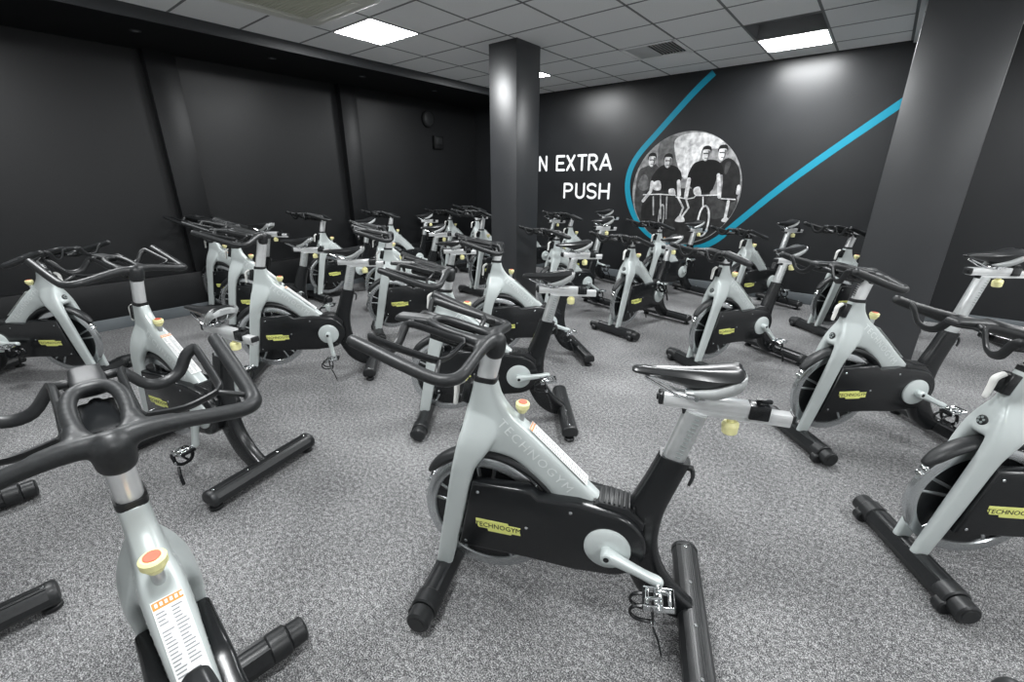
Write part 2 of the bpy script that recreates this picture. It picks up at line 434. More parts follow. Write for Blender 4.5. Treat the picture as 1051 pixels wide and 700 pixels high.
    for x, y in ((0, .085), (0, -.085), (0, .255), (0, -.255)): cyl(bm, (x, y, .098), (x, y, .103), .006, 10, bev=.001)
    obj('bar_bolt', mesh(bm, 'bar_bolt', 'chrome'), rb)
    for s in (1, -1):
        bm = bmesh.new(); skin(bm, [[V(x*k, y, .064+z*k) for x, z in prof] for y, k in ((s*.262, 1.04), (s*.278, 1.04), (s*.286, .92), (s*.290, .6))])
        obj('end_cap', mesh(bm, 'end_cap', 'black'), rb)
        bm = bmesh.new(); cyl(bm, (0, s*.258, 0), (0, s*.258, .018), .029, 20, bev=.003); cyl(bm, (0, s*.258, .016), (0, s*.258, .045), .012, 12)
        obj('levelling_foot', mesh(bm, 'levelling_foot', 'black'), rb)
    # --- front floor bar with stepped sleeves and transport rollers
    bm = bmesh.new(); cyl(bm, (.885, -.20, .055), (.885, .20, .055), .041, 24)
    skin(bm, [[V(.885+x, y, .055+z) for x, z in ((-.044, .0), (-.03, .036), (.03, .036), (.044, 0), (.036, -.03), (-.036, -.03))] for y in (-.19, .19)])
    fb = obj('front_floor_bar', mesh(bm, 'front_floor_bar', 'steel', ang=30), root)
    bm = bmesh.new()
    for s in (1, -1):
        for y in (.11, .165): cyl(bm, (.885, s*y, .090), (.885, s*y, .0945), .006, 10, bev=.001)
    obj('bar_bolt', mesh(bm, 'bar_bolt2', 'chrome'), fb)
    for s in (1, -1):
        bm = bmesh.new(); cyl(bm, (.885, s*.178, .055), (.885, s*.238, .055), .0475, 24, bev=.005); cyl(bm, (.885, s*.236, .053), (.885, s*.290, .053), .040, 24, bev=.006)
        cyl(bm, (.885, s*.289, .053), (.885, s*.292, .053), .026, 20, bev=.001)
        obj('bar_sleeve', mesh(bm, 'bar_sleeve', 'black'), fb)
        bm = bmesh.new(); cyl(bm, (.915, s*.205, .030), (.915, s*.245, .030), .030, 20, bev=.005)
        obj('transport_roller', mesh(bm, 'transport_roller', 'black'), fb)
    # --- seat post, slider and saddle
    bm = bmesh.new()
    a, b = V(.1245, 0, .655)-SD*.30, V(.0865, 0, .818)
    tube(bm, [a, (a+b)/2, b], .0255, 20, 1, flat=1.25, up=(1, 0, .27), domed=False, power=3.)
    sp = obj('seat_post', mesh(bm, 'seat_post', 'alu'), root)
    bm = bmesh.new()
    for s in (1, -1):
        for i in range(11):
            p = V(.1235, 0, .672)+SD*.0135*i; box(bm, (p.x-.004, s*.0250, p.z), (.020 if i % 2 else .014, .0015, .0032), 0, rot=ry(-15))
    obj('height_scale', mesh(bm, 'height_scale', 'silver_dark'), sp)
    bm = bmesh.new()
    box(bm, (.012, 0, .8505), (.336, .034, .022), .003, mi=0, rot=ry(-1.2)); box(bm, (.066, 0, .865), (.228, .040, .030), .004, mi=0, rot=ry(-1.2))
    box(bm, (-.020, 0, .832), (.27, .026, .018), .003, rot=ry(-1.2))
    sl = obj('saddle_slider', mesh(bm, 'saddle_slider', 'satin'), root, loc=(0, 0, -.012))
    bm = bmesh.new(); box(bm, (-.072, 0, .856), (.052, .046, .042), .004, rot=ry(-1.2)); cyl(bm, (-.07, .0, .88), (-.07, 0, .892), .008, 10); box(bm, (-.088, 0, .886), (.030, .014, .010), .003)
    obj('slider_sleeve', mesh(bm, 'slider_sleeve', 'gloss'), sl)
    bm = bmesh.new(); box(bm, (.186, 0, .865), (.014, .043, .034), .005); cyl(bm, (.190, 0, .866), (.198, 0, .866), .010, 12); obj('front_cap', mesh(bm, 'front_cap', 'black'), sl)
    bm = bmesh.new(); box(bm, (-.158, 0, .848), (.010, .037, .025), .004); obj('rear_cap', mesh(bm, 'rear_cap', 'black'), sl)
    bm = bmesh.new(); box(bm, (.118, 0, .832), (.012, .030, .016), .004); obj('rail_cap', mesh(bm, 'rail_cap', 'black'), sl)
    bm = bmesh.new(); cyl(bm, (-.008, 0, .828), (-.008, 0, .812), .010, 14); cyl(bm, (-.008, 0, .814), (-.009, 0, .806), .017, 20, 0, .023); cyl(bm, (-.009, 0, .806), (-.010, 0, .775), .023, 20, 0, .021, bev=.004)
    obj('slider_knob', mesh(bm, 'slider_knob', 'yellow'), sl, label='pale yellow slider knob')
    # saddle: narrow nose, wide tail; lofted across y
    S_ = [  # x, half width, top z, edge drop, bottom z
        (.274, .010, .946, .005, .937), (.266, .018, .952, .009, .931), (.235, .022, .955, .012, .926), (.19, .026, .957, .015, .919), (.14, .032, .960, .018, .907),
        (.095, .044, .965, .020, .893), (.055, .059, .971, .021, .900), (.02, .068, .977, .020, .920), (-.004, .068, .980, .019, .938), (-.016, .056, .977, .015, .955)]
    def top_z(i, u): x, w, z, dr, zb = S_[i]; return z-dr*abs(u)**2.6-(.004 if abs(u) < .2 and x < .2 else 0)
    bm = bmesh.new(); rings = []
    for i, (x, w, z, dr, zb) in enumerate(S_):
        r = [V(x, w*u, top_z(i, u)) for u in [-1+2*k/12 for k in range(13)]]
        for k in range(11):
            u = 1-2*(k+1)/12; r.append(V(x, w*u*.86, zb+(z-dr-zb)*.72*abs(u)**2.2))
        rings.append(r)
    cols = [catmull([r[j] for r in rings], 3) for j in range(24)]
    skin(bm, [[cols[j][i] for j in range(24)] for i in range(len(cols[0]))])
    sd = obj('saddle', mesh(bm, 'saddle', 'vinyl', ang=60), root)
    # pale swept wings under the tail, joined by a rear rim
    for s in (1, -1):
        bm = bmesh.new()
        sec = [(.126, .024, .899, .893), (.098, .036, .907, .887), (.055, .055, .924, .893), (.02, .0675, .948, .912), (-.004, .069, .964, .928), (-.016, .058, .969, .942)]
        rings = [[V(x, s*(y*.97), zt), V(x, s*(y+.004), zt*.55+zb*.45), V(x, s*y*.90, zb), V(x, s*y*.72, zb+.004), V(x, s*y*.78, zt)] for x, y, zt, zb in sec]
        cols = [catmull([r[j] for r in rings], 4) for j in range(5)]
        skin(bm, [[cols[j][i] for j in range(5)] for i in range(len(cols[0]))])
        obj('saddle_wing', mesh(bm, 'saddle_wing', 'vinyl_grey', ang=60), sd, label='pale grey wing under the saddle tail')
    bm = bmesh.new(); rings = []
    for u in [-1+2*i/12 for i in range(13)]:
        y = u*.058; xx = -.020+.010*abs(u)**3; zt = .974-.010*u*u
        rings.append([V(xx+.008, y, zt), V(xx-.004, y, zt-.010), V(xx, y, zt-.032), V(xx+.012, y, zt-.034), V(xx+.012, y, zt-.008)])
    skin(bm, rings)
    obj('saddle_rim', mesh(bm, 'saddle_rim', 'vinyl_grey', ang=60), sd)
    bm = bmesh.new()
    for s in (1, -1):
        tube(bm, [(.235, s*.008, .922), (.19, s*.016, .902), (.14, s*.021, .8815), (.06, s*.021, .8815), (.025, s*.024, .905), (.01, s*.028, .935)], .0038, 8, 3)
    box(bm, (.095, 0, .880), (.050, .052, .016), .004); cyl(bm, (.095, -.032, .880), (.095, .032, .880), .007, 10)
    obj('saddle_rail', mesh(bm, 'saddle_rail', 'chrome'), sd)
    # --- handlebar post and handlebar
    bm = bmesh.new(); a, b = V(.7215, 0, .842)-HD*.16, V(.7215, 0, .842)+HD*.130
    tube(bm, [a, b], .0235, 20, 1, flat=1.38, up=(1, 0, .25), domed=False, power=2.6)
    hp = obj('handlebar_post', mesh(bm, 'handlebar_post', 'satin'), root)
    bm = bmesh.new()
    for i in range(9):
        p = V(.7215, 0, .848)+HD*.011*i+V(.0325, 0, .008); box(bm, p, (.003, .012, .004), 0, rot=ry(-14))
    obj('height_scale', mesh(bm, 'height_scale2', 'gloss'), hp)
    bm = bmesh.new(); B = V(.690, 0, .973)
    q = lambda x, y, z: B+V(x, y, z)
    # boss
    tube(bm, [q(.004, 0, -.045), q(.0, 0, -.02), q(-.002, 0, .004), q(-.001, 0, .016)], [.0315, .0335, .0325, .025], 22, 4)
    # closed ring forward of the boss
    ring = [q(.006, 0, .006), q(.030, .030, .010), (q(.085, .042, .020)), q(.150, .042, .036), q(.192, .028, .047), q(.204, 0, .050), q(.192, -.028, .047), q(.150, -.042, .036), q(.085, -.042, .020), q(.030, -.030, .010)]
    tube(bm, ring, .0150, 12, 4, closed=True, flat=.9)
    # wings: out from the boss, round the corner and forward to the raised tips
    for s in (1, -1):
        tube(bm, [q(.0, 0, .002), q(.010, s*.05, .004), q(.016, s*.11, -.004), q(.020, s*.17, -.016), q(.026, s*.222, -.026), q(.048, s*.252, -.029), q(.088, s*.262, -.024), q(.17, s*.264, .004), q(.25, s*.263, .034), q(.325, s*.262, .062)],
             [.024, .020, .0172, .0170, .0175, .0180, .0180, .0180, .0180, .0175], 14, 5)
        # web between ring and wing
        tube(bm, [q(.02, s*.050, .002), q(.060, s*.044, .012), q(.095, s*.044, .021)], [.020, .017, .012], 10, 3)
        tube(bm, [q(.025, s*.045, .004), q(.022, s*.10, -.001)], [.020, .017], 10, 1)
    # centre console ahead of the ring
    loft(bm, [(tuple((q(.195, 0, .058)).xz), tuple((q(.200, 0, .026)).xz), 0, .030), (tuple(q(.255, 0, .062).xz), tuple(q(.255, 0, .036).xz), 0, .031), (tuple(q(.325, 0, .064).xz), tuple(q(.330, 0, .044).xz), 0, .028)], n=20)
    hb = obj('handlebar', fuse(bm, 'handlebar', 'rubber', .0045, 5), root)
    for s in (1, -1):
        bm = bmesh.new()
        # bottle holder: a four-sided hoop, its cross members dipping
        inn, out = .056, .205
        hoop = [q(.083, s*inn, .008), q(.088, s*(inn+.012), -.002), q(.098, s*(inn+out)/2, -.014), q(.104, s*(out-.016), -.004), q(.110, s*out, .004), q(.124, s*(out+.004), .008), q(.20, s*(out+.006), .026), q(.288, s*(out+.006), .050), q(.302, s*(out+.002), .052),
                q(.303, s*(out-.016), .040), q(.298, s*(out-.040), .002), q(.290, s*(inn+out)/2, -.012), q(.281, s*(inn+.040), -.002), q(.273, s*(inn+.012), .034), q(.262, s*inn, .048), q(.20, s*(inn-.002), .036), q(.14, s*(inn-.002), .020)]
        tube(bm, hoop, .0072, 8, 3, closed=True, flat=1.9)
        tube(bm, [q(.272, s*inn, .046), q(.262, s*.03, .048)], .010, 8, 1)
        tube(bm, [q(.098, s*out*.98, .000), q(.085, s*.250, -.020)], .007, 8, 1)
        obj('bottle_holder', mesh(bm, 'bottle_holder', 'black', ang=60), hb)
    bm = bmesh.new()
    tube(bm, [q(.10, -.05, -.014), q(.10, .05, -.014)], .010, 8, 1); box(bm, q(.13, 0, -.012), (.16, .062, .022), .006, rot=ry(-14)); tube(bm, [q(.03, 0, -.035), q(.12, 0, -.028), q(.21, 0, .010)], .014, 10, 3)
    obj('handlebar_slide', mesh(bm, 'handlebar_slide', 'gloss'), hb)
    return root

def kids(o): return [c for c in bpy.data.objects if c.parent == o]
CHILD = {}
def copy_tree(o, parent=None):
    c = o.copy(); C.objects.link(c)
    if parent: c.parent = parent
    for k in CHILD.get(o.name, []): copy_tree(k, c)
    return c
def index_children():
    CHILD.clear()
    for o in bpy.data.objects:
        if o.parent: CHILD.setdefault(o.parent.name, []).append(o)

def place(root, x, y, deg, hb, ds, dx, crank, label):
    root.location = (x, y, 0); root.rotation_euler = (0, 0, math.radians(deg)); root['label'] = label
    index_children(); left = True
    for p in CHILD[root.name]:
        n = p.name.split('.')[0]
        if n in ('handlebar', 'handlebar_post'): p.location = HD*(hb-.13)
        elif n in ('seat_post',): p.location = SD*ds
        elif n == 'saddle_slider': p.location = SD*ds+V(0, 0, -.012)
        elif n == 'saddle': p.location = SD*ds+V(dx, 0, -.010)
        elif n == 'crank_arm':
            ph = math.radians(crank if left else crank+180); left = False
            p.rotation_euler = (0, -ph, 0)
            for k in CHILD[p.name]: k.rotation_euler = (0, ph+math.radians(8), 0)

# x, y, heading in degrees, handlebar height, seat height, saddle slide, left crank angle, label
BIKES = [
    (-.21, 1.24, 203.3, .135, 0, 0, 199, 'large grey bike in the middle foreground, shown side-on with black saddle and yellow badge'),
    (-.333, .028, 175.5, .140, -.19, 0, 165, 'nearest bike at bottom left, seen from behind its handlebar with a printed sticker'),
    (-1.31, 2.17, 219.5, .110, 0, 0, 172, 'grey bike just behind the handlebar of the large middle foreground bike'),
    (-1.82, 3.20, 230, .130, .03, -.03, 200, 'grey bike in front of the square column, behind the second central bike'),
    (-5.11, -.13, 40.4, .105, 0, 0, 180, 'bike at the left edge turned to face right, towards all the others'),
    (-2.19, .69, 193.8, .180, -.06, .03, 285, 'left foreground bike seen from behind, its long black rear floor bar in the open'),
    (-2.99, 1.90, 229.2, .230, .02, 0, 262, 'grey bike with tall handlebar at left centre, its left crank hanging straight down'),
    (-4.23, 2.18, 224, .20, -.03, .02, 150, 'grey bike partly hidden behind the tall-handlebar bike, middle of the three overlapping'),
    (-5.14, 2.21, 213, .19, .06, .03, 190, 'rearmost of the three overlapping bikes by the left wall'),
    (-5.36, 3.63, 268, .190, .02, 0, 215, 'small distant bike beside the left wall with its handlebar standing alone'),
    (-3.17, 3.16, 239.9, .135, -.06, -.02, 205, 'grey bike left of centre, its fork standing behind the saddle of another bike'),
    (-.47, 4.26, 239.6, .075, -.01, -.05, 225, 'grey bike right of centre with chrome flywheel, fully visible before the mural wall'),
    (-.75, 6.22, 242.8, .055, .06, .03, 215, 'bike close to the mural wall under the low end of the blue line'),
    (.33, 5.84, 227.2, .155, .03, 0, 200, 'bike partly hidden behind the wide right-hand column, its handlebar and fork in view'),
    (-1.61, 4.75, 256.5, .080, -.05, -.04, 60, 'bike right of the column facing the camera, its front floor bar complete'),
    (-1.80, 6.17, 247.2, .090, .0, 0, 100, 'bike below the round cyclists picture, close to the wall'),
    (-2.46, 4.80, 252.1, .075, .09, -.04, 215, 'bike between the square column and the round picture, half hidden by a saddle'),
    (-3.08, 6.12, 250, .145, .10, .02, 200, 'far bike under the word PUSH with raised handlebar'),
    (.54, 3.41, 222.6, .150, .15, -.04, 205, 'grey bike at right before the wide column, its saddle raised high'),
    (1.12, 2.54, 212.8, .110, .02, 0, 230, 'large bike cut by the right picture edge, its front floor bar and flywheel near'),
    (-4.03, 3.70, 245, .110, 0, 0, 200, 'distant bike with low saddle behind the fork left of centre'),
    (-5.48, 4.76, 267, .150, .02, 0, 200, 'dim distant bike by the left wall, second along from the standalone handlebar'),
    (-5.50, 5.98, 266, .110, .0, 0, 215, 'pale fork far away in the left rear part of the room'),
    (-4.93, 6.12, 258, .180, .0, 0, 160, 'farthest bike in the dark rear corner'),
    (-3.96, 5.09, 265, .200, .02, 0, 190, 'distant bike just left of the square column, facing the camera'),
    (-4.00, 6.15, 254, .110, .0, 0, 205, 'bike mostly hidden behind the square column, its crank showing at the right side'),
    (-2.02, -.385, 178, .130, 0, 0, 200, 'bike outside the left picture edge, only ends of its black floor bars showing'),
    (1.218, .459, 195, .130, 0, 0, 200, 'bike outside the bottom right corner, only a black grip showing'),
]
proto = make_bike(); index_children()
roots = [proto]
for _ in BIKES[1:]: roots.append(copy_tree(proto))
for r, b in zip(roots, BIKES): place(r, *b)

# ------------------------------------------------------------------ the room
HC = 2.755; XL = -6.05; YB = 6.46; XR = 3.6; YF = -2.4
def slab(name, c, s, m, label=None):
    bm = bmesh.new(); box(bm, c, s); return struct(name, mesh(bm, name, m, smooth=False), label)
slab('floor', ((XL+XR)/2, (YB+YF)/2, -.05), (XR-XL+.4, YB-YF+.4, .1), 'carpet', 'speckled grey carpet')
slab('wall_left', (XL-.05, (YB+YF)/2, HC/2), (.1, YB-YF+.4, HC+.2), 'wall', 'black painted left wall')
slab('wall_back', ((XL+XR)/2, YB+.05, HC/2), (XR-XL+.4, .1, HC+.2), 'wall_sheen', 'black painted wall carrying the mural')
slab('wall_right', (XR+.05, (YB+YF)/2, HC/2), (.1, YB-YF+.4, HC+.2), 'wall_bounce')  # this and the front wall are out of view, pale to reflect light
slab('wall_front', ((XL+XR)/2, YF-.05, HC/2), (XR-XL+.4, .1, HC+.2), 'wall_bounce')

# lay-in ceiling: tiles and a grid of tees; cells that hold lamps or vents are left open
GX = [-.71-.605*k for k in range(-8, 8)]; GY = [4.95+.558*k for k in range(-14, 3)]
lampcells = [(-4.34, 2.718), (-1.315, 5.508), (-4.34, 4.95), (-4.34, -.072), (-1.315, 2.718), (-1.315, -.072), (1.71, 2.718), (1.71, -.072), (1.71, 5.508)]
ventcell = (-2.525, 4.95); opencell = (-1.315, 4.95)
SX = -4.935
bm = bmesh.new()
def quad_z(bm, x0, x1, y0, y1, z, mi=0):
    f = bm.faces.new([bm.verts.new((x, y, z)) for x, y in ((x0, y0), (x1, y0), (x1, y1), (x0, y1))]); f.material_index = mi
xs = sorted([x for x in GX if x > SX-.02 and x < XR] + [XR+.1]); ys = sorted([y for y in GY if YF < y < YB] + [YF-.1, YB+.05])
near = lambda a, b: abs(a[0]-b[0]) < .05 and abs(a[1]-b[1]) < .05
for i in range(len(xs)-1):
    for j in range(len(ys)-1):
        cell = (xs[i], ys[j])
        if any(near(cell, q) for q in lampcells + [ventcell, opencell]): continue
        box(bm, ((xs[i]+xs[i+1])/2, (ys[j]+ys[j+1])/2, HC+.012), (xs[i+1]-xs[i]-.012, ys[j+1]-ys[j]-.012, .020), 0)
struct('ceiling', mesh(bm, 'ceiling', 'tile', smooth=False), 'pale grey ceiling tiles')
bm = bmesh.new()
for x in xs: box(bm, (x, (YB+YF)/2, HC+.006), (.022, YB-YF, .010))
for y in ys: box(bm, ((SX+XR)/2, y, HC+.006), (XR-SX, .022, .010))
struct('trim_1', mesh(bm, 'ceiling_grid', 'grid', smooth=False), 'ceiling grid tees')
slab('trim_2', ((XL+XR)/2, (YB+YF)/2, HC+.20), (XR-XL+.3, YB-YF+.3, .05), 'dark')
# metal edge channel on the ceiling by the right column
bm = bmesh.new(); box(bm, (-.075, 5.78, HC-.012), (.035, 1.35, .024), .003); struct('trim_3', mesh(bm, 'edge_channel', 'lamp_frame'))
# dropped soffit along the left wall
bm = bmesh.new(); box(bm, ((SX-.02+XL)/2, (YB+YF)/2, (2.667+HC+.1)/2), (SX-.02-XL, YB-YF, HC+.1-2.667)); struct('trim_4', mesh(bm, 'soffit', 'soffit', smooth=False), 'black dropped soffit')
bm = bmesh.new(); box(bm, (SX-.008, (YB+YF)/2, (2.667+HC)/2-.002), (.018, YB-YF, HC-2.667+.006)); struct('trim_5', mesh(bm, 'soffit_edge', 'soffit_lip', smooth=False))
# boxed ledge with skirting along the left wall, skirting on the back wall
bm = bmesh.new(); box(bm, (XL+.06, (YB+YF)/2, .235), (.12, YB-YF, .47), .004); struct('trim_6', mesh(bm, 'ledge', 'wall'), 'low black boxed ledge along the left wall')
bm = bmesh.new(); box(bm, (XL+.129, (YB+YF)/2, .058), (.018, YB-YF, .116), .004); struct('baseboard_left', mesh(bm, 'baseboard_left', 'skirt'))
bm = bmesh.new(); box(bm, ((XL+XR)/2, YB-.012, .065), (XR-XL, .024, .13), .005); struct('baseboard_back', mesh(bm, 'baseboard_back', 'skirt'))
# pilasters on the left wall
for i, (y0, y1) in enumerate(((1.64, 1.91), (3.74, 3.98))):
    bm = bmesh.new(); box(bm, (XL+.055, (y0+y1)/2, 1.57), (.11, y1-y0, 2.2), .003); struct('trim_%d' % (7+i), mesh(bm, 'pilaster', 'wall'))
# columns
bm = bmesh.new(); box(bm, (-3.285, 4.14, HC/2), (.365, .40, HC+.02), .004); struct('wall_column', mesh(bm, 'square_column', 'col'), 'square charcoal column')
bm = bmesh.new(); box(bm, (.21, 4.95, HC/2), (.51, .55, HC+.02), .004); struct('wall_pier', mesh(bm, 'wide_column', 'col'), 'wide charcoal column at right')

# ------------------------------------------------------------------ ceiling fittings
def lamp(x, y, label, g):
    w, d = .605, .558
    t = thing('ceiling_light', label, 'ceiling light', (x+w/2, y+d/2, HC), 0, g)
    bm = bmesh.new()
    for sx in (-1, 1): box(bm, (sx*(w/2-.011), 0, .006), (.020, d-.004, .022), .003)
    for sy in (-1, 1): box(bm, (0, sy*(d/2-.011), .006), (w-.004, .020, .022), .003)
    box(bm, (0, 0, .05), (w-.02, d-.02, .03))
    obj('lamp_frame', mesh(bm, 'lamp_frame', 'lamp_frame'), t)
    bm = bmesh.new(); quad_z(bm, -w/2+.018, w/2-.018, -d/2+.018, d/2-.018, .002)
    bmesh.ops.reverse_faces(bm, faces=bm.faces[:])
    me = bpy.data.meshes.new('diffuser'); bm.to_mesh(me); bm.free(); me.materials.append(M['lamp'])
    obj('diffuser', me, t, label='glowing white panel')
LL = ['square lit ceiling panel near the left soffit, beside the air conditioner', 'square lit ceiling panel above the mural wall, next to an open dark panel', 'small bit of lit ceiling panel peeking out at the right of the square column']
for i, (x, y) in enumerate(lampcells):
    lamp(x, y, LL[i] if i < 3 else 'lit ceiling panel outside the picture', None if i < 3 else 'ceiling panels out of view')
# louvred vent
t = thing('air_vent', 'grey louvred air vent in the ceiling above the blue line', 'air vent', (ventcell[0]+.3025, ventcell[1]+.279, HC))
bm = bmesh.new()
for sx in (-1, 1): box(bm, (sx*.280, 0, .002), (.045, .552, .014), .003)
for sy in (-1, 1): box(bm, (0, sy*.258, .002), (.598, .040, .014), .003)
obj('vent_frame', mesh(bm, 'vent_frame', 'tile'), t)
bm = bmesh.new(); box(bm, (0, 0, .075), (.56, .51, .01)); obj('backing', mesh(bm, 'backing', 'dark'), t)
bm = bmesh.new(); box(bm, (-.15, 0, .004), (.26, .48, .008), .002); obj('blank_plate', mesh(bm, 'blank_plate', 'vent'), t)
for k in range(8):
    bm = bmesh.new(); box(bm, (0, 0, 0), (.004, .48, .030), .001, rot=ry(-40)); obj('slat', mesh(bm, 'slat', 'vent'), t, loc=(.005+k*.034, 0, .014))
# open recess where a tile is missing
t = thing('open_ceiling_panel', 'dark open ceiling panel beside the lit panel above the mural wall', 'ceiling panel', (opencell[0]+.3025, opencell[1]+.279, HC))
bm = bmesh.new()
for sx in (-1, 1): box(bm, (sx*.297, 0, .070), (.008, .55, .13))
for sy in (-1, 1): box(bm, (0, sy*.272, .070), (.594, .008, .13))
obj('recess_side', mesh(bm, 'recess_side', 'recess', smooth=False), t)
bm = bmesh.new(); box(bm, (0, 0, .135), (.60, .555, .01)); obj('recess_top', mesh(bm, 'recess_top', 'recess', smooth=False), t)
# ceiling air conditioner
t = thing('ceiling_air_conditioner', 'square beige ceiling air conditioner at the top edge beside the lit panel', 'air conditioner', (-3.70, 1.99, HC))
def rrect(hw, hd, r, n=8):
    o = []
    for cx, cy, a0 in ((hw-r, hd-r, 0), (-hw+r, hd-r, 90), (-hw+r, -hd+r, 180), (hw-r, -hd+r, 270)):
        for i in range(n+1): a = math.radians(a0+90*i/n); o.append((cx+r*math.cos(a), cy+r*math.sin(a)))
    return o
bm = bmesh.new()
skin(bm, [[V(x, y, z) for x, y in rrect(hw, hw, r)] for hw, r, z in ((.50, .10, .0), (.50, .10, -.030), (.49, .095, -.044), (.47, .09, -.050))])
obj('casing', mesh(bm, 'casing', 'ac'), t)
bm = bmesh.new()
rr = [[V(x, y, z) for x, y in rrect(hw, hw, r)] for hw, r, z in ((.503, .10, -.012), (.506, .10, -.030), (.492, .095, -.049), (.470, .085, -.053), (.462, .08, -.049))]
skin(bm, rr, cap=False); obj('rim', mesh(bm, 'rim', 'ac_rim'), t)
for k in range(4):
    bm = bmesh.new(); box(bm, (0, .385, -.052), (.58, .085, .008), .003, rot=rx(4)); obj('air_flap', mesh(bm, 'air_flap', 'ac'), t, rot=(0, 0, k*PI/2))
bm = bmesh.new()
for k in range(22): box(bm, (0, -.30+k*.0286, -.052), (.60, .012, .006), .001)
box(bm, (0, 0, -.051), (.62, .62, .002)); obj('grille', mesh(bm, 'grille', 'ac_grille'), t)
# small unlit spotlights in the soffit
for i, (y, lb) in enumerate(((1.46, 'small recessed soffit spotlight nearest the camera'), (2.61, 'second small soffit spotlight from the camera'), (3.70, 'third small soffit spotlight from the camera'), (4.88, 'farthest small soffit spotlight, by the dark corner'))):
    t = thing('spotlight', lb, 'spotlight', (-5.34, y, 2.667), 0, 'soffit spotlights')
    bm = bmesh.new(); n = 24
    skin(bm, [[V(r*math.cos(2*PI*j/n), r*math.sin(2*PI*j/n), z) for j in range(n)] for r, z in ((.040, .0), (.040, -.006), (.030, -.008), (.026, -.002))], cap=False)
    obj('bezel', mesh(bm, 'bezel', 'soffit_lip'), t)
    bm = bmesh.new(); cyl(bm, (0, 0, -.0005), (0, 0, -.003), .027, 20); obj('lens', mesh(bm, 'lens', 'recess'), t)
# round loudspeaker and small box high on the left wall by the far corner
t = thing('wall_speaker', 'faint round black speaker high in the dark far corner', 'speaker', (XL, 5.34, 2.40))
bm = bmesh.new(); n = 32
skin(bm, [[V(x, r*math.cos(2*PI*j/n), r*math.sin(2*PI*j/n)) for j in range(n)] for r, x in ((.13, 0), (.13, .035), (.12, .045), (.108, .046))]); obj('rim', mesh(bm, 'speaker_rim', 'soffit'), t)
bm = bmesh.new(); skin(bm, [[V(x, r*math.cos(2*PI*j/n), r*math.sin(2*PI*j/n)) for j in range(n)] for r, x in ((.106, .044), (.07, .052), (.02, .055))]); obj('grille', mesh(bm, 'speaker_grille', 'black'), t)
t = thing('wall_box', 'faint square black box on the dark wall below the round speaker', 'wall box', (XL, 5.52, 2.06))
bm = bmesh.new(); box(bm, (.03, 0, 0), (.06, .20, .20), .008); obj('casing', mesh(bm, 'box_casing', 'soffit'), t)
bm = bmesh.new(); box(bm, (.062, 0, .02), (.006, .14, .10), .003); obj('cover', mesh(bm, 'box_cover', 'black'), t)

# ------------------------------------------------------------------ wall graphics (flat paint and print on the back wall)
def stroke_poly(pts, w, round_=True, n=8):
    """outline quads of a flat stroke in (x, z); returns list of polygons"""
    out = []
    for a, b in zip(pts, pts[1:]):
        a, b = Vector(a), Vector(b); d = (b-a).normalized(); nn = Vector((-d.y, d.x))*w/2
        out.append([a+nn, a-nn, b-nn, b+nn])
    if round_:
        for p in pts: out.append([Vector(p)+Vector((math.cos(2*PI*i/14), math.sin(2*PI*i/14)))*w/2 for i in range(14)])
    return out
def flat(bm, poly, y, mi=0):
    f = bm.faces.new([bm.verts.new((p[0], y, p[1])) for p in poly]); f.normal_update()
    if f.normal.y > 0: f.normal_flip()
    f.material_index = mi
def finish(bm, name, mats):
    me = bpy.data.meshes.new(name); bm.to_mesh(me); bm.free()
    for m in mats: me.materials.append(m)
    return me
YW = YB-.0015
# lettering: N EXTRA / PUSH
def carc(cx, cz, rx_, rz, a0, a1, n=10): return [(cx+rx_*math.cos(math.radians(a0+(a1-a0)*i/n)), cz+rz*math.sin(math.radians(a0+(a1-a0)*i/n))) for i in range(n+1)]
def glyph(ch, x0, x1, z0, z1):
    w, h = x1-x0, z1-z0; X = lambda u: x0+u*w; Z = lambda v: z0+v*h
    if ch == 'N': return [[(X(0), Z(0)), (X(0), Z(1)), (X(1), Z(0)), (X(1), Z(1))]]
    if ch == 'E': return [[(X(1), Z(0)), (X(0), Z(0)), (X(0), Z(1)), (X(1), Z(1))], [(X(0), Z(.5)), (X(.85), Z(.5))]]
    if ch == 'X': return [[(X(0), Z(0)), (X(1), Z(1))], [(X(0), Z(1)), (X(1), Z(0))]]
    if ch == 'T': return [[(X(0), Z(1)), (X(1), Z(1))], [(X(.5), Z(1)), (X(.5), Z(0))]]
    if ch in 'RP':
        bowl = [(X(0), Z(1)), (X(.5), Z(1))] + carc(X(.5), Z(.74), w*.5, h*.26, 90, -90) + [(X(0), Z(.48))]
        g = [[(X(0), Z(0)), (X(0), Z(1))], bowl]
        if ch == 'R': g.append([(X(.45), Z(.48)), (X(1), Z(0))])
        return g
    if ch == 'A': return [[(X(0), Z(0)), (X(.5), Z(1)), (X(1), Z(0))], [(X(.2), Z(.28)), (X(.8), Z(.28))]]
    if ch == 'U': return [[(X(0), Z(1)), (X(0), Z(.28))] + carc(X(.5), Z(.28), w*.5, h*.28, 180, 360) + [(X(1), Z(1))]]
    if ch == 'S': return [carc(X(.5), Z(.745), w*.48, h*.255, 30, 270) + carc(X(.5), Z(.245), w*.5, h*.245, 90, -150)]
    if ch == 'H': return [[(X(0), Z(0)), (X(0), Z(1))], [(X(1), Z(0)), (X(1), Z(1))], [(X(0), Z(.5)), (X(1), Z(.5))]]
t = thing('wall_lettering', 'white painted words N EXTRA PUSH on the black wall beside the column', 'lettering', (-3.85, YW, 1.2))
SW = .036
